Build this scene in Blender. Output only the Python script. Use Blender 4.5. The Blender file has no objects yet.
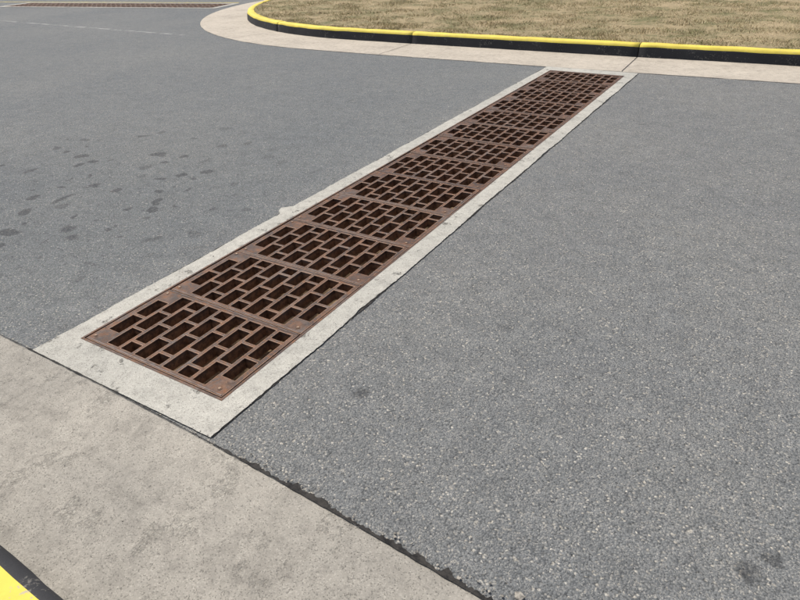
import bpy, bmesh, math, random
import numpy as np
from mathutils import Vector, Matrix, noise
from mathutils.geometry import tessellate_polygon
random.seed(7); np.random.seed(7)
H=1.6
sc=bpy.context.scene
col=sc.collection

# ------------------------------------------------------------ node helpers
class M:
    def __init__(s,name):
        s.m=bpy.data.materials.new(name); s.m.use_nodes=True
        s.t=s.m.node_tree; s.n=s.t.nodes; s.l=s.t.links
        s.b=s.n['Principled BSDF']
        g=s.n.new('ShaderNodeNewGeometry'); s.pos=g.outputs['Position']; s.nrm=g.outputs['True Normal']
    def _in(s,sock,v):
        if v is None: return
        if hasattr(v,'is_linked') or hasattr(v,'links'): s.l.new(v,sock)
        else: sock.default_value=v
    def noise(s,vec,scale,detail=4,rough=.55,out='Fac'):
        n=s.n.new('ShaderNodeTexNoise'); s.l.new(vec,n.inputs['Vector'])
        n.inputs['Scale'].default_value=scale; n.inputs['Detail'].default_value=detail
        n.inputs['Roughness'].default_value=rough
        return n.outputs[out]
    def vor(s,vec,scale,dims='2D'):
        n=s.n.new('ShaderNodeTexVoronoi'); n.voronoi_dimensions=dims; s.l.new(vec,n.inputs['Vector'])
        n.inputs['Scale'].default_value=scale
        return n
    def ramp(s,fac,stops,interp='LINEAR'):
        n=s.n.new('ShaderNodeValToRGB'); s.l.new(fac,n.inputs[0]); cr=n.color_ramp; cr.interpolation=interp
        while len(cr.elements)<len(stops): cr.elements.new(.5)
        for e,(p,c) in zip(cr.elements,stops):
            e.position=p
            if not isinstance(c,(tuple,list)): c=(c,c,c)
            e.color=(c[0],c[1],c[2],1)
        return n.outputs[0]
    def mix(s,fac,a,b,mode='MIX'):
        n=s.n.new('ShaderNodeMix'); n.data_type='RGBA'; n.blend_type=mode
        s._in(n.inputs[0],fac)
        for sock,v in ((n.inputs[6],a),(n.inputs[7],b)):
            if isinstance(v,(tuple,list)): v=(v[0],v[1],v[2],1)
            elif isinstance(v,(float,int)): v=(v,v,v,1)
            s._in(sock,v)
        return n.outputs[2]
    def math(s,op,a,b=None,c=None,clamp=False):
        n=s.n.new('ShaderNodeMath'); n.operation=op; n.use_clamp=clamp
        s._in(n.inputs[0],a)
        if b is not None: s._in(n.inputs[1],b)
        if c is not None: s._in(n.inputs[2],c)
        return n.outputs[0]
    def sep(s,v):
        n=s.n.new('ShaderNodeSeparateXYZ'); s.l.new(v,n.inputs[0]); return n.outputs
    def mr(s,v,a,b,c=0.,d=1.,smooth=True):
        n=s.n.new('ShaderNodeMapRange'); n.interpolation_type='SMOOTHSTEP' if smooth else 'LINEAR'
        s.l.new(v,n.inputs[0])
        for i,x in enumerate((a,b,c,d)): n.inputs[1+i].default_value=x
        return n.outputs[0]
    def warp(s,vec,scale,amt):
        c=s.noise(vec,scale,2,.6,'Color')
        a=s.n.new('ShaderNodeVectorMath'); a.operation='SUBTRACT'; s.l.new(c,a.inputs[0]); a.inputs[1].default_value=(.5,.5,.5)
        m=s.n.new('ShaderNodeVectorMath'); m.operation='MULTIPLY'; s.l.new(a.outputs[0],m.inputs[0]); m.inputs[1].default_value=(amt,amt,0)
        d=s.n.new('ShaderNodeVectorMath'); d.operation='ADD'; s.l.new(vec,d.inputs[0]); s.l.new(m.outputs[0],d.inputs[1])
        return d.outputs[0]
    def spot(s,vec,x,y,r0,r1):
        n=s.n.new('ShaderNodeVectorMath'); n.operation='DISTANCE'
        s.l.new(vec,n.inputs[0]); n.inputs[1].default_value=(x,y,0)
        return s.mr(n.outputs['Value'],r0,r1,1,0)
    def bump(s,h,strength,dist,prev=None):
        n=s.n.new('ShaderNodeBump'); n.inputs['Strength'].default_value=strength
        n.inputs['Distance'].default_value=dist; s.l.new(h,n.inputs['Height'])
        if prev is not None: s.l.new(prev,n.inputs['Normal'])
        return n.outputs[0]
    def done(s,colr,rough=.9,normal=None,metal=0.,spec=.3):
        s._in(s.b.inputs['Base Color'],colr if not isinstance(colr,tuple) else (*colr,1))
        s._in(s.b.inputs['Roughness'],rough); s._in(s.b.inputs['Metallic'],metal)
        s.b.inputs['Specular IOR Level'].default_value=spec
        if normal is not None: s.l.new(normal,s.b.inputs['Normal'])
        return s.m

# ------------------------------------------------------------ materials
def mk_asphalt():
    s=M('asphalt'); p=s.pos
    v=s.vor(s.warp(p,90,.006),140); r=s.sep(v.outputs['Color'])
    c=s.ramp(r[0],[(0,(.080,.085,.086)),(.3,(.130,.136,.135)),(.72,(.180,.186,.181)),(.91,(.235,.233,.217)),(.955,(.38,.35,.29)),(1,(.52,.49,.42))])
    edge=s.mr(v.outputs['Distance'],.32,.72,1,.55)
    c=s.mix(1.,c,edge,'MULTIPLY')
    v2=s.vor(p,330); r2=s.sep(v2.outputs['Color'])
    c2=s.ramp(r2[1],[(0,(.070,.074,.075)),(.5,(.150,.156,.154)),(.88,(.205,.206,.196)),(1,(.38,.36,.31))])
    c=s.mix(s.mr(s.noise(p,22,2),.40,.60,.25,.75),c,c2)
    pit=s.mr(s.noise(p,105,3,.75),.34,.43,.32,1)
    c=s.mix(1.,c,pit,'MULTIPLY')
    big=s.ramp(s.noise(p,.5,6,.66),[(.30,(.88,.90,.92)),(.70,(1.13,1.115,1.08))])
    c=s.mix(1.,c,big,'MULTIPLY')
    mid=s.ramp(s.noise(p,7,6,.76),[(.25,.82),(.75,1.18)])
    c=s.mix(1.08,c,mid,'MULTIPLY')
    c=s.mix(1.,c,(1.10,1.11,1.13),'MULTIPLY')
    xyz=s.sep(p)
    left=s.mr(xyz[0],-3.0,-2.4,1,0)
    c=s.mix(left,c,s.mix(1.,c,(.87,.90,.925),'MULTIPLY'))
    w=s.warp(s.warp(p,16,.07),2.5,.35)
    reg=s.spot(s.warp(p,1.2,.9),-4.4,2.5,.9,2.0)
    vs=s.vor(w,5.2); rs=s.sep(vs.outputs['Color'])
    dr=s.mr(s.math('SUBTRACT',vs.outputs['Distance'],s.math('MULTIPLY',rs[2],.24)),0,.10,1,0)
    on=s.mr(rs[0],.30,.55,0,1)
    sp=s.math('MULTIPLY',s.math('MULTIPLY',dr,on),reg)
    vs2=s.vor(w,.85); dr2=s.mr(vs2.outputs['Distance'],.012,.045,1,0)
    rs2=s.sep(vs2.outputs['Color']); on2=s.mr(rs2[1],.5,.75,0,.5)
    sp=s.math('MAXIMUM',sp,s.math('MULTIPLY',dr2,on2))
    w2=s.warp(p,16,.07)
    for (x,y,a,b) in [(-1.15,1.51,.015,.055),(.27,1.40,.015,.045),(.33,1.48,.01,.035),(-3.75,1.95,.02,.08),(-3.6,1.88,.02,.06)]:
        sp=s.math('MAXIMUM',sp,s.spot(w2,x,y,a,b))
    sp=s.math('MULTIPLY',sp,s.mr(s.noise(p,60,2),.3,.6,.5,1.))
    c=s.mix(s.math('MULTIPLY',sp,.70),c,(.030,.032,.034))
    c=s.mix(s.math('MULTIPLY',reg,.08),c,(.06,.065,.07))
    yy=s.math('ADD',xyz[1],s.math('MULTIPLY',xyz[0],.03))
    ln=s.mr(s.math('ABSOLUTE',s.math('SUBTRACT',yy,8.17)),.02,.07,1,0)
    ln=s.math('MULTIPLY',ln,s.mr(xyz[0],-9.6,-10.2,0,1)); ln=s.math('MULTIPLY',ln,s.mr(s.noise(p,4,4),.38,.62,.0,.5))
    c=s.mix(ln,c,(.42,.42,.40))
    h=s.math('SUBTRACT',1.,v.outputs['Distance'])
    nb=s.bump(h,.7,.0035)
    nb=s.bump(s.noise(p,150,3,.75),.6,.004,nb)
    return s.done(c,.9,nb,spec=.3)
def mk_concrete(name,base,warm,chips=.5,speck=.5,pitk=.45,stain=.38,dirt=(.14,.132,.115),cut=.565):
    s=M(name); p=s.pos
    n1=s.noise(p,1.6,6,.65); c=s.mix(s.mr(n1,.3,.7),base,warm)
    n2=s.noise(p,14,6,.75); c=s.mix(1.,c,s.ramp(n2,[(.28,.74),(.5,1.),(.75,1.14)]),'MULTIPLY')
    v=s.vor(p,280); r=s.sep(v.outputs['Color'])
    c=s.mix(1.,c,s.ramp(r[0],[(0,1-speck),(.16,.92),(.8,1.),(1,1.22)]),'MULTIPLY')
    ch=s.mr(s.noise(p,6.5,7,.76),cut,cut+.05,0,chips)
    vg=s.vor(s.warp(p,60,.01),105); rg=s.sep(vg.outputs['Color'])
    agg=s.mix(1.,s.ramp(rg[0],[(0,(.12,.114,.10)),(.5,(.28,.268,.23)),(1,(.52,.50,.43))]),s.mr(vg.outputs['Distance'],.3,.7,1,.40),'MULTIPLY')
    c=s.mix(ch,c,agg)
    pit=s.mr(s.noise(p,55,3,.75),.29,.35,1,0)
    pit=s.math('MULTIPLY',pit,s.mr(s.noise(p,3,4,.7),.42,.6,.1,1))
    c=s.mix(s.math('MULTIPLY',pit,pitk),c,(.07,.066,.058))
    st=s.mr(s.noise(s.warp(p,3,.4),2.3,6,.76),.50,.72,0,stain)
    c=s.mix(st,c,dirt)
    st2=s.mr(s.noise(p,9,7,.82),.58,.70,0,stain*.8)
    c=s.mix(st2,c,dirt)
    nb=s.bump(n2,.4,.006); nb=s.bump(s.noise(p,120,3,.7),.45,.003,nb)
    nb=s.bump(s.math('MULTIPLY',ch,s.math('SUBTRACT',vg.outputs['Distance'],1.2)),.8,.008,nb)
    return s.done(c,.9,nb)
def mk_iron():
    s=M('rusty_cast_iron'); p=s.pos
    n=s.noise(p,9,6,.80); n2=s.noise(p,38,5,.78)
    c=s.ramp(n,[(.38,(.030,.020,.016)),(.5,(.070,.038,.024)),(.62,(.15,.070,.034))])
    c=s.mix(s.mr(n2,.48,.62,0,.8),c,(.20,.088,.036))
    c=s.mix(s.mr(s.noise(p,19,6,.8),.53,.62,0,.65),c,(.026,.021,.020))
    c=s.mix(s.mr(s.noise(p,3.2,6,.8),.52,.64,0,.5),c,(.135,.120,.108))
    z=s.sep(p)
    c=s.mix(s.mr(z[2],-.018,.0005,.85,0),c,s.mix(s.mr(n2,.38,.62),(.12,.060,.030),(.33,.175,.085)))
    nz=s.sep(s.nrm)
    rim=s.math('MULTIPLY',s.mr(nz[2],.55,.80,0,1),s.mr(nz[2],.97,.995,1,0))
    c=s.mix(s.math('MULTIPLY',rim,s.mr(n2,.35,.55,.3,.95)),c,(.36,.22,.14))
    nb=s.bump(n2,.6,.003); nb=s.bump(s.noise(p,190,3,.7),.7,.0018,nb)
    return s.done(c,s.mr(n2,.3,.7,.42,.8),nb,metal=0.,spec=.4)
def mk_paint(name,colr,under,wear):
    s=M(name); p=s.pos
    n=s.noise(p,9,7,.75); n2=s.noise(p,60,4,.7)
    f=s.mr(s.math('MULTIPLY_ADD',n2,.5,s.math('MULTIPLY',n,.5)),wear,wear+.05,0,.9)
    d=s.mix(1.,colr,s.ramp(s.noise(p,3,5,.7),[(.25,.74),(.75,1.12)]),'MULTIPLY')
    c=s.mix(f,d,under)
    nb=s.bump(n2,.5,.003); nb=s.bump(f,.4,-.001,nb)
    return s.done(c,.7,nb)
def mk_simple(name,a,b,scale,rough=.9,bs=.004):
    s=M(name); p=s.pos; n=s.noise(p,scale,5,.7)
    c=s.mix(s.mr(n,.3,.7),a,b)
    return s.done(c,rough,s.bump(n,.6,bs))
def mk_lawn():
    s=M('dry_lawn'); p=s.pos
    n=s.noise(p,1.7,6,.75); n2=s.noise(p,30,5,.8)
    c=s.ramp(n,[(.36,(.38,.30,.18)),(.5,(.30,.245,.14)),(.62,(.15,.145,.065))])
    c=s.mix(1.,c,s.ramp(n2,[(.25,.5),(.5,1.),(.75,1.3)]),'MULTIPLY')
    return s.done(c,.95,s.bump(n2,1.,.015))
def mk_blade():
    s=M('dry_grass_blades'); p=s.pos
    n=s.noise(p,1.3,6,.78)
    at=s.n.new('ShaderNodeAttribute'); at.attribute_name='rnd'
    straw=s.ramp(at.outputs['Fac'],[(0,(.25,.19,.10)),(.5,(.50,.41,.24)),(1,(.72,.62,.41))])
    green=s.ramp(at.outputs['Fac'],[(0,(.10,.12,.04)),(1,(.31,.31,.13))])
    c=s.mix(s.mr(s.math('MULTIPLY_ADD',at.outputs['Fac'],.22,n),.58,.74,0,.8),straw,green)
    c=s.mix(1.,c,s.ramp(s.noise(p,3.5,5,.75),[(.3,.70),(.7,1.2)]),'MULTIPLY')
    return s.done(c,.8)
ASPH=mk_asphalt()
CONC_C=mk_concrete('collar_concrete',(.37,.365,.325),(.44,.43,.38),.85,.45,.7,.45,(.19,.183,.16),.59)
CONC_G=mk_concrete('gutter_concrete',(.275,.262,.228),(.355,.335,.288),.35,.5,.6,.5)
CONC_F=mk_concrete('far_gutter_concrete',(.41,.37,.305),(.48,.435,.36),.3,.4,.4,.4,(.20,.18,.15),.6)
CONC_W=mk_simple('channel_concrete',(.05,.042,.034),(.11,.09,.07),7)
DIRT=mk_simple('channel_silt',(.09,.06,.036),(.24,.17,.10),9)
IRON=mk_iron()
BOLT=mk_simple('bolt_steel',(.22,.13,.075),(.40,.30,.21),80,.5,.001)
LIP=mk_simple('worn_lip_highlight',(.09,.060,.046),(.22,.175,.15),30,.5,.002)  # worn lip, coloured paler to paint in the highlight along panel joints
YEL=mk_paint('yellow_paint',(.72,.59,.09),(.42,.38,.28),.57)
BLK=mk_paint('black_paint',(.030,.031,.034),(.14,.135,.12),.56)
TAR=mk_simple('joint_filler',(.014,.014,.014),(.05,.047,.042),40,.95,.01)
LAWN=mk_lawn(); BLADE=mk_blade()

# ------------------------------------------------------------ mesh helpers
def link(name,me,parent=None,mats=()):
    o=bpy.data.objects.new(name,me); col.objects.link(o)
    for m in mats: me.materials.append(m)
    if parent: o.parent=parent
    return o
def poly_sheet(name,loops,z,mats,parent=None):
    vs=[Vector((x,y,0)) for lp in loops for x,y in lp]
    tris=tessellate_polygon([[Vector((x,y,0)) for x,y in lp] for lp in loops])
    me=bpy.data.meshes.new(name)
    fs=[]
    for a,b,c in tris:
        n=(vs[b]-vs[a]).cross(vs[c]-vs[a]).z
        if abs(n)<1e-9: continue
        fs.append((a,b,c) if n>0 else (a,c,b))
    me.from_pydata([(v.x,v.y,z) for v in vs],[],fs); me.update()
    return link(name,me,parent,mats)
def box(bm,x0,x1,y0,y1,z0,z1,mi=0):
    v=[bm.verts.new((x,y,z)) for z in (z0,z1) for y in (y0,y1) for x in (x0,x1)]
    for q in ((0,2,3,1),(4,5,7,6),(0,1,5,4),(2,6,7,3),(0,4,6,2),(1,3,7,5)):
        f=bm.faces.new([v[i] for i in q]); f.material_index=mi
def at(pts,L,t):
    t=min(max(t,0),L[-1])
    for i in range(len(L)-1):
        if t<=L[i+1] or i==len(L)-2:
            k=(t-L[i])/max(1e-9,(L[i+1]-L[i])); a,b=pts[i],pts[i+1]
            return (a[0]+(b[0]-a[0])*k,a[1]+(b[1]-a[1])*k)
def cum(pts):
    L=[0]
    for a,b in zip(pts,pts[1:]): L.append(L[-1]+math.dist(a,b))
    return L
def resample(pts,step):
    L=cum(pts); n=max(1,int(L[-1]/step))
    return [at(pts,L,L[-1]*i/n) for i in range(n+1)]
def smooth(pts,n=3):
    for _ in range(n):
        q=[pts[0]]
        for a,b in zip(pts,pts[1:]):
            q+= [(a[0]*.75+b[0]*.25,a[1]*.75+b[1]*.25),(a[0]*.25+b[0]*.75,a[1]*.25+b[1]*.75)]
        q.append(pts[-1]); pts=q
    return pts
def normals(p):
    out=[]
    for i in range(len(p)):
        a=p[max(0,i-1)]; b=p[min(len(p)-1,i+1)]
        dx,dy=b[0]-a[0],b[1]-a[1]; l=math.hypot(dx,dy) or 1
        out.append((dy/l,-dx/l))
    return out
def offset(p,d):
    return [(a[0]+n[0]*d,a[1]+n[1]*d) for a,n in zip(p,normals(p))]
def sweep(bm,pts,prof,mis,jit=0.,caps=True):
    nn=normals(pts); rows=[]
    for (x,y),(nx,ny) in zip(pts,nn):
        r=[]
        for k,(o,z) in enumerate(prof):
            j=noise.noise(Vector((x*3,y*3,k*5.)))*jit
            r.append(bm.verts.new((x+nx*(o+j),y+ny*(o+j),z+j*.6)))
        rows.append(r)
    for a,b in zip(rows,rows[1:]):
        for k in range(len(prof)-1):
            f=bm.faces.new((a[k],a[k+1],b[k+1],b[k])); f.material_index=mis[k]; f.smooth=True
    if caps:
        for r in (rows[0],rows[-1]):
            f=bm.faces.new(r); f.material_index=mis[0]
def finish(bm,name,mats,parent=None,recalc=True):
    if recalc: bmesh.ops.recalc_face_normals(bm,faces=bm.faces)
    me=bpy.data.meshes.new(name); bm.to_mesh(me); bm.free()
    return link(name,me,parent,mats)
def ribbon(name,pts,wf,z,mat,parent=None,step=.02):
    p=resample(pts,step); nn=normals(p); bm=bmesh.new(); prev=None
    for i,((x,y),(nx,ny)) in enumerate(zip(p,nn)):
        w0,w1=wf(i*step,x,y)
        a=bm.verts.new((x-nx*w0,y-ny*w0,z)); b=bm.verts.new((x+nx*w1,y+ny*w1,z))
        if prev: bm.faces.new((prev[0],prev[1],b,a))
        prev=(a,b)
    o=finish(bm,name,[mat],parent,False)
    me=o.data
    if me.polygons and me.polygons[0].normal.z<0: me.flip_normals()
    return o

# ------------------------------------------------------------ layout
PL=.508; W2=.444
DX,DY=-1.293*H,.757*H
N1=13
TH=math.radians(101.1); N2=14
S2=(-8.02*H,7.88*H)
def loc2(x,y,o,th):
    c,s_=math.cos(th),math.sin(th); return (o[0]+x*c-y*s_, o[1]+x*s_+y*c)
def rect(o,th,x0,x1,y0,y1):
    return [loc2(*q,o,th) for q in ((x0,y0),(x1,y0),(x1,y1),(x0,y1))]
hole1=rect((DX,DY),0,-.455,.455,-.011,N1*PL+.011)
hole2=rect(S2,TH,-.455,.455,.15,.172+N2*PL)
S2g=.161
farp=[(25.,5.45*H),(10.,5.24*H),(0.,5.085*H),(-2.,5.03*H),(-3.3*H,5.0*H)]
farp=smooth(farp,2)
cx,cy,R=-4*H,9*H,4*H
farp=[q for q in farp if q[0]>cx]+[(cx+R*math.cos(a),cy+R*math.sin(a)) for a in [math.radians(-90-i*2.5) for i in range(1,37)]]+[(-8*H,14*H),(-8*H,60*H)]
nearp=smooth([(-30,.50*H),(-12*H,.60*H),(-4*H,.64*H),(-1.8*H,.645*H),(-.93*H,.632*H),(-.21*H,.592*H),(1*H,.50*H),(4*H,.16*H),(16*H,-2.2*H)],3)

poly_sheet('ground',[[(-400,-400),(400,-400),(400,400),(-400,400)],hole1,hole2],-.006,[LAWN])
poly_sheet('asphalt_road',[[(-60,-12),(30,-12),(30,60),(-60,60)],hole1,hole2],0,[ASPH])

GW=.62*H; KH=.17
farr=resample(farp,.12)
def gutter(name,path,w,z,mat):
    bm=bmesh.new()
    sweep(bm,path,[(-.004,-.01),(0,z-.002),(.006,z),(w*.5,z),(w+.02,z+.002)],[0]*4,.004,False)
    return finish(bm,name,[mat],None,True)
gutter('concrete_gutter',farr,GW,.008,CONC_F)
prof=[(GW-.012,-.02),(GW-.002,.01),(GW+.010,KH-.060),(GW+.016,KH-.036),(GW+.030,KH-.010),(GW+.052,KH),(GW+.16,KH+.002),(GW+.17,KH-.008),(GW+.17,-.02)]
mis=[0,0,0,1,1,1,1,2]
def kerb(name,path,prof,mis,joints,mats,gap=.005):
    L=cum(path); bm=bmesh.new()
    edges=[0]+joints+[L[-1]]
    for a,b in zip(edges,edges[1:]):
        a2,b2=a+gap,b-gap; n=max(2,int((b2-a2)/.10))
        pts=[at(path,L,a2+(b2-a2)*i/n) for i in range(n+1)]
        sweep(bm,pts,prof,mis,.010)
    return finish(bm,name,mats)
def s_at_x(path,x):
    L=cum(path)
    for i,(a,b) in enumerate(zip(path,path[1:])):
        if (a[0]-x)*(b[0]-x)<=0: return L[i]+math.dist(a,b)*abs((a[0]-x)/(a[0]-b[0]+1e-9))
sj=s_at_x(farr,-1.7)
fj=[sj+3.5*k for k in range(-6,12) if sj+3.5*k<cum(farr)[-1]-1]
kerb('painted_kerb',farr,prof,mis,fj,[BLK,YEL,CONC_F],.006)
Lr=cum(farr)
for k,sx in enumerate(fj[4:12]):
    p0=at(farr,Lr,sx); p1=at(farr,Lr,sx+.05); dx,dy=p1[0]-p0[0],p1[1]-p0[1]; l=math.hypot(dx,dy); nx,ny=dy/l,-dx/l
    a=(p0[0],p0[1]); b=(p0[0]+nx*GW,p0[1]+ny*GW)
    ribbon('gutter_joint',[a,b],lambda s,x,y:(.004+.003*noise.noise(Vector((x*20,y*20,0))),.004),.0135,TAR)
ribbon('asphalt_seam',[q for q in farr if q[1]<16],lambda s,x,y:(max(0.001,.003+.008*noise.noise(Vector((x*6,y*6,0)))),.003),.0042,TAR,step=.05)

near=resample(nearp,.08)
GN=.405*H
gutter('concrete_gutter',near,GN,.008,CONC_G)
prn=[(GN,-.02),(GN+.004,.02),(GN+.012,.075),(GN+.02,.105),(GN+.034,.122),(GN+.058,.13),(GN+.068,.1305),(GN+.17,.131),(GN+.18,.12),(GN+.18,-.02)]
s0=s_at_x(near,-3.6)
kerb('painted_kerb',near,prn,[0,0,0,0,0,1,1,1,2],[s0+3.2*k for k in range(-5,8)],[BLK,YEL,CONC_G],.005)
def seamw(s,x,y):
    a=.5+.5*noise.noise(Vector((x*5,y*5,1))); b=noise.noise(Vector((x*22,y*22,2))); c=noise.noise(Vector((x*80,y*80,5)))
    k=min(1,max(0,(x+1.50)/.35))
    w=.001+.004*b+.002*c+k*(.001+.012*a+.018*max(0,b)+.010*c)
    return (max(.0008,w),.0025+.002*k+.003*b)
ribbon('asphalt_seam',[q for q in near if -14<q[0]<10],seamw,.0125,TAR,step=.006)

lin=offset(farr,GW+.165)
poly_sheet('lawn',[lin+[(25,96)]],KH-.012,[LAWN])
lin2=offset(near,GN+.175)
poly_sheet('lawn',[lin2+[(26,-12),(-30,-12)]],.118,[LAWN])

def inside(x,y):
    r=R-GW-.15
    xs=[q[0] for q in farr[::-1] if q[0]>=cx-.2]; ys=[q[1] for q in farr[::-1] if q[0]>=cx-.2]
    return np.where(x>cx, y>np.interp(x,xs,ys)+GW+.15, np.where(y<cy,(x-cx)**2+(y-cy)**2<r*r,x>cx-r))
def blades(name,n,xr,yr,test,z,seed):
    rg=np.random.RandomState(seed)
    x=rg.uniform(*xr,n); y=yr[0]+(yr[1]-yr[0])*rg.uniform(0,1,n)**1.35
    m=test(x,y); x=x[m]; y=y[m]
    keep=np.array([noise.noise(Vector((a*1.6,b*1.6,0)))+.7*noise.noise(Vector((a*6,b*6,3))) for a,b in zip(x,y)])
    m=keep>rg.uniform(-.7,.35,len(x)); x=x[m]; y=y[m]; kk=keep[m]; n=len(x)
    th=rg.uniform(0,2*math.pi,n); ph=rg.uniform(0,2*math.pi,n)
    h=rg.uniform(.012,.036,n)*(1+.9*kk); lean=rg.uniform(.01,.05,n); w=rg.uniform(.002,.006,n)
    V=np.zeros((n,3,3),np.float32)
    V[:,0]=np.stack([x-np.cos(th)*w,y-np.sin(th)*w,np.full(n,z)],1)
    V[:,1]=np.stack([x+np.cos(th)*w,y+np.sin(th)*w,np.full(n,z)],1)
    V[:,2]=np.stack([x+np.cos(ph)*lean,y+np.sin(ph)*lean,z+h],1)
    me=bpy.data.meshes.new(name); me.vertices.add(n*3); me.vertices.foreach_set('co',V.ravel())
    me.loops.add(n*3); me.loops.foreach_set('vertex_index',np.arange(n*3,dtype=np.int32))
    me.polygons.add(n); me.polygons.foreach_set('loop_start',np.arange(0,n*3,3,dtype=np.int32))
    me.update(calc_edges=True)
    at_=me.attributes.new('rnd','FLOAT','POINT'); at_.data.foreach_set('value',np.repeat(rg.uniform(0,1,n),3).astype(np.float32))
    me.validate()
    return link(name,me,None,[BLADE])
blades('dry_grass',340000,(-12.2,7),(9.2,22),inside,KH-.015,3)

# ------------------------------------------------------------ trench drain
def panel_mesh():
    bm=bmesh.new(); hx=W2-.003; Ly=PL-.006
    ml,mrg=.034,.026; my0,my1=.026,.026
    n=9; bar=.021; pitch=(2*hx-ml-mrg+bar)/n; sw=pitch-bar
    iy=Ly-my0-my1; bp=(iy+.019)/3; bl=bp-.019
    rows=[]
    for r in range(n):
        x0=-hx+ml+r*pitch; sl=[]
        if r%2==0:
            for k in range(4):
                a=-bp/2+k*bp; b=a+bl
                if a<0 or b>iy:
                    if r==0: continue
                    if r==n-1 and a<0: continue
                    a=max(a,0); b=min(b,iy)
                sl.append((my0+a,my0+b))
        else:
            for k in range(3): sl.append((my0+k*bp,my0+k*bp+bl))
        rows.append((x0,x0+sw,sl))
    xs=sorted({-hx,hx}|{v for r in rows for v in r[:2]})
    ys=sorted({0.,Ly}|{round(v,6) for r in rows for s_ in r[2] for v in s_})
    yy=[ys[0]]
    for v in ys[1:]:
        if v-yy[-1]>1e-4: yy.append(v)
    ys=yy
    def solid(i,j):
        if i<0 or j<0 or i>=len(xs)-1 or j>=len(ys)-1: return False
        x=(xs[i]+xs[i+1])/2; y=(ys[j]+ys[j+1])/2
        for x0,x1,sl in rows:
            if x0<x<x1:
                for a,b in sl:
                    if a<y<b: return False
        return True
    T={};B={}
    z0=-.055
    def tv(i,j):
        if (i,j) not in T: T[i,j]=bm.verts.new((xs[i],ys[j],0))
        return T[i,j]
    def bv(i,j):
        if (i,j) not in B: B[i,j]=bm.verts.new((xs[i],ys[j],z0))
        return B[i,j]
    for i in range(len(xs)-1):
        for j in range(len(ys)-1):
            if not solid(i,j): continue
            bm.faces.new((tv(i,j),tv(i+1,j),tv(i+1,j+1),tv(i,j+1)))
            bm.faces.new((bv(i,j),bv(i,j+1),bv(i+1,j+1),bv(i+1,j)))
            for (di,dj,a,b) in ((-1,0,(i,j+1),(i,j)),(1,0,(i+1,j),(i+1,j+1)),(0,-1,(i,j),(i+1,j)),(0,1,(i+1,j+1),(i,j+1))):
                if not solid(i+di,j+dj):
                    bm.faces.new((tv(*a),bv(*a),bv(*b),tv(*b)))
    bmesh.ops.recalc_face_normals(bm,faces=bm.faces)
    ed=[e for e in bm.edges if len(e.link_faces)==2 and e.verts[0].co.z>-.001 and e.verts[1].co.z>-.001 and abs(e.link_faces[0].normal.dot(e.link_faces[1].normal))<.5]
    bmesh.ops.bevel(bm,geom=ed,offset=.0035,segments=2,affect='EDGES',profile=.5)
    box(bm,-hx+.006,hx-.006,.0045,.0095,-.001,.0022,2); box(bm,-hx+.006,hx-.006,Ly-.0095,Ly-.0045,-.001,.0022,2)
    for bx,by in ((-hx+.026,.036),(-hx+.026,Ly-.036),(hx-.045,.036)):
        for rr,za,zb,mi in ((.012,-.001,.0012,0),(.007,.0012,.0035,1)):
            a=[];b=[]; k=16 if mi==0 else 6
            for q in range(k):
                an=2*math.pi*q/k+.3
                a.append(bm.verts.new((bx+rr*math.cos(an),by+rr*math.sin(an),za)))
                b.append(bm.verts.new((bx+rr*.92*math.cos(an),by+rr*.92*math.sin(an),zb)))
            f=bm.faces.new(b); f.material_index=mi
            for q in range(k):
                f=bm.faces.new((a[q],a[(q+1)%k],b[(q+1)%k],b[q])); f.material_index=mi
    me=bpy.data.meshes.new('grate_panel'); bm.to_mesh(me); bm.free()
    for m in (IRON,BOLT,LIP): me.materials.append(m)
    return me
PM=panel_mesh()
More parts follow.
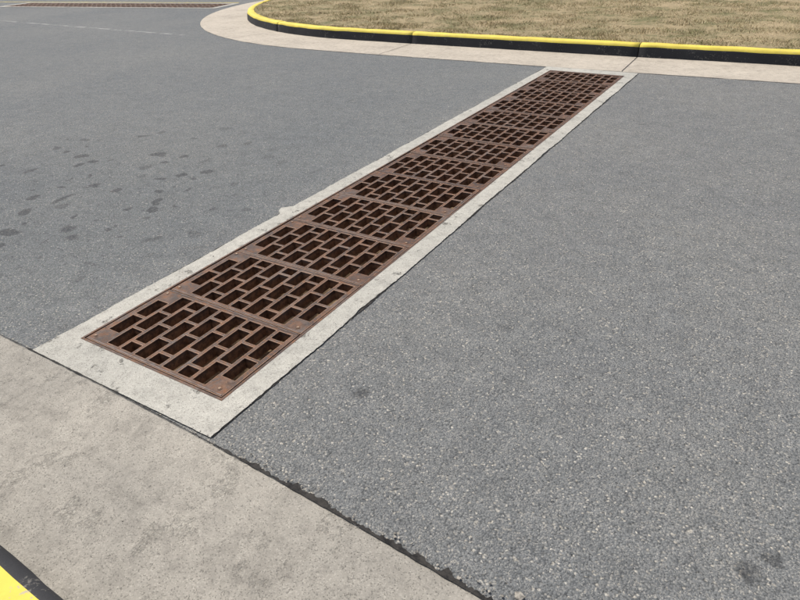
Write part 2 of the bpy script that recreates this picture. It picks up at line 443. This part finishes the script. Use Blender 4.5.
def drain(name,origin,th,N,y0=0.,back=.228,seed=1):
    rg=random.Random(seed)
    e=bpy.data.objects.new(name,None); col.objects.link(e); e.location=(origin[0],origin[1],0); e.rotation_euler=(0,0,th)
    for k in range(N):
        o=bpy.data.objects.new('grate_panel_%d'%(k+1),PM); col.objects.link(o); o.parent=e
        o.location=(rg.uniform(-.0018,.0018),y0+k*PL+.003,.005+rg.uniform(-.0015,.0015))
        o.rotation_euler=(rg.uniform(-.006,.006),rg.uniform(-.003,.003),rg.uniform(-.0018,.0018))
    Y1=y0+N*PL
    bm=bmesh.new()
    box(bm,-.458,-.4465,y0-.014,Y1+.014,-.06,.008); box(bm,.4465,.458,y0-.014,Y1+.014,-.06,.008)
    box(bm,-.4465,.4465,y0-.014,y0-.0025,-.06,.008); box(bm,-.4465,.4465,Y1+.0025,Y1+.014,-.06,.008)
    finish(bm,'frame',[IRON],e)
    bm=bmesh.new()
    a,b,c,d=-.43,.43,y0+.01,Y1-.01
    z0,z1=-.34,-.058
    def q(*vs):
        bm.faces.new([bm.verts.new(v) for v in vs])
    q((a,c,z1),(a,d,z1),(a,d,z0),(a,c,z0)); q((b,c,z0),(b,d,z0),(b,d,z1),(b,c,z1))
    q((a,c,z0),(b,c,z0),(b,c,z1),(a,c,z1)); q((a,d,z1),(b,d,z1),(b,d,z0),(a,d,z0))
    q((-.48,c,z1),(a,c,z1),(a,d,z1),(-.48,d,z1)); q((b,c,z1),(.48,c,z1),(.48,d,z1),(b,d,z1))
    finish(bm,'channel_walls',[CONC_W],e,False)
    bm=bmesh.new(); nx,ny=12,int((d-c)/.07); g=[]
    for j in range(ny+1):
        r=[]
        for i in range(nx+1):
            x=a+(b-a)*i/nx; y=c+(d-c)*j/ny
            r.append(bm.verts.new((x,y,z0+.12+.06*noise.noise(Vector((x*4,y*3,seed)))+.05*(x/.43)**2)))
        g.append(r)
    for j in range(ny):
        for i in range(nx):
            f=bm.faces.new((g[j][i],g[j][i+1],g[j+1][i+1],g[j+1][i])); f.smooth=True
    finish(bm,'silt_bed',[DIRT],e,False)
    out=[]
    cs=[(-.573,y0-.183),(.573,y0-.183),(.573,Y1+back),(-.573,Y1+back)]
    for i in range(4):
        p,q_=cs[i],cs[(i+1)%4]; L=math.dist(p,q_); n=int(L/.009)
        for k in range(n):
            x=p[0]+(q_[0]-p[0])*k/n; y=p[1]+(q_[1]-p[1])*k/n
            j=.010*noise.noise(Vector((x*3,y*3,seed)))+.005*noise.noise(Vector((x*14,y*14,seed)))+.004*noise.noise(Vector((x*45,y*45,seed)))
            if i==3:
                if abs(y-y0-1.62)<.07: j-=.05*max(0,1-((y-y0-1.62)/.07)**2)*(.8+.6*noise.noise(Vector((x*20,y*30,2))))
                x+=j
            elif i==1: x+=j
            elif i==0: y+=j*.3
            out.append((x,y))
    inn=[(-.458,y0-.014),(.458,y0-.014),(.458,Y1+.014),(-.458,Y1+.014)]
    poly_sheet('concrete_collar',[out,inn],.0065,[CONC_C],e)
    for sx in (-1,1):
        ribbon('collar_seam',[(sx*.574,y0-.18),(sx*.574,Y1+back)],lambda s,x,y:(max(.0005,.003+.011*noise.noise(Vector((x*4,y*5,3)))+.006*noise.noise(Vector((x*4,y*40,3)))),max(.0005,.003+.010*noise.noise(Vector((x*9,y*4,6)))+.006*noise.noise(Vector((x*9,y*44,6))))),.0035,TAR,e,.009)
    return e
drain('trench_drain',(DX,DY),0,N1,0,.228,1)
drain('trench_drain',S2,TH,N2,S2g,.2,2)

bm=bmesh.new()
q=[loc2(*c_,S2,TH) for c_ in ((.66,.1),(.78,.1),(.78,9),(.66,9))]
bm.faces.new([bm.verts.new((a,b,.0045)) for a,b in q])
finish(bm,'painted_line',[mk_paint('worn_yellow_line',(.5,.42,.12),(.16,.16,.16),.5)])

bm=bmesh.new(); rg=random.Random(5)
def pebble(x,y,z,r):
    m=bmesh.ops.create_icosphere(bm,subdivisions=1,radius=r)
    sx,sy,sz=rg.uniform(.7,1.4),rg.uniform(.7,1.3),rg.uniform(.4,.8); an=rg.uniform(0,6)
    for v in m['verts']:
        c=v.co*rg.uniform(.8,1.15); c=Vector((c.x*sx,c.y*sy,c.z*sz)); c.rotate(Matrix.Rotation(an,3,'Z')); v.co=c+Vector((x,y,z+r*.3))
Lq=cum(near)
for i in range(500):
    x=-1.6+2.6*rg.uniform(0,1); k=s_at_x(near,x); p=at(near,Lq,k)
    pebble(p[0],p[1]+rg.gauss(.010,.018),.006,rg.uniform(.0015,.0045))
for i in range(260):
    pebble(DX+rg.choice((-.52,.52))+rg.gauss(0,.06),DY+rg.uniform(-.2,3),.006,rg.uniform(.0012,.003))
for i in range(160):
    pebble(rg.uniform(-4,.6),rg.uniform(.3,1.0),.008,rg.uniform(.001,.0025))
pebble(-.27,1.0,.004,.014)
finish(bm,'loose_gravel',[mk_simple('grit',(.12,.115,.10),(.45,.42,.36),60)])

# ------------------------------------------------------------ light
w=bpy.data.worlds.new('World'); sc.world=w; w.use_nodes=True
nt=w.node_tree; bg=nt.nodes['Background']; sk=nt.nodes.new('ShaderNodeTexSky'); sk.sky_type='NISHITA'
sk.sun_disc=False; el,az=math.radians(60),math.radians(-75)
sk.sun_elevation=el; sk.sun_rotation=az; sk.dust_density=5.; sk.air_density=.9
nt.links.new(sk.outputs[0],bg.inputs[0]); bg.inputs[1].default_value=.135
sl=bpy.data.lights.new('sun','SUN'); sl.energy=3.4; sl.angle=math.radians(5); sl.color=(1,.955,.89)
so=bpy.data.objects.new('sun',sl); col.objects.link(so)
dirv=Vector((math.sin(az)*math.cos(el),math.cos(az)*math.cos(el),math.sin(el)))
so.rotation_euler=dirv.to_track_quat('Z','Y').to_euler()

# ------------------------------------------------------------ camera
X=Vector((.8581,-.2462,.4507)).normalized(); Y=Vector((.5127,.4649,-.7218)); Y=(Y-X*Y.dot(X)).normalized(); Z=X.cross(Y)
cam=bpy.data.cameras.new('camera'); co=bpy.data.objects.new('camera',cam); col.objects.link(co)
co.matrix_world=Matrix.Translation((0,0,H+.005))@Matrix((X,Y,Z)).to_4x4()
cam.sensor_width=36; cam.lens=604/800*36; cam.clip_end=2000; cam.clip_start=.05
sc.camera=co
sc.view_settings.view_transform='Standard'; sc.view_settings.look='None'; sc.view_settings.exposure=0
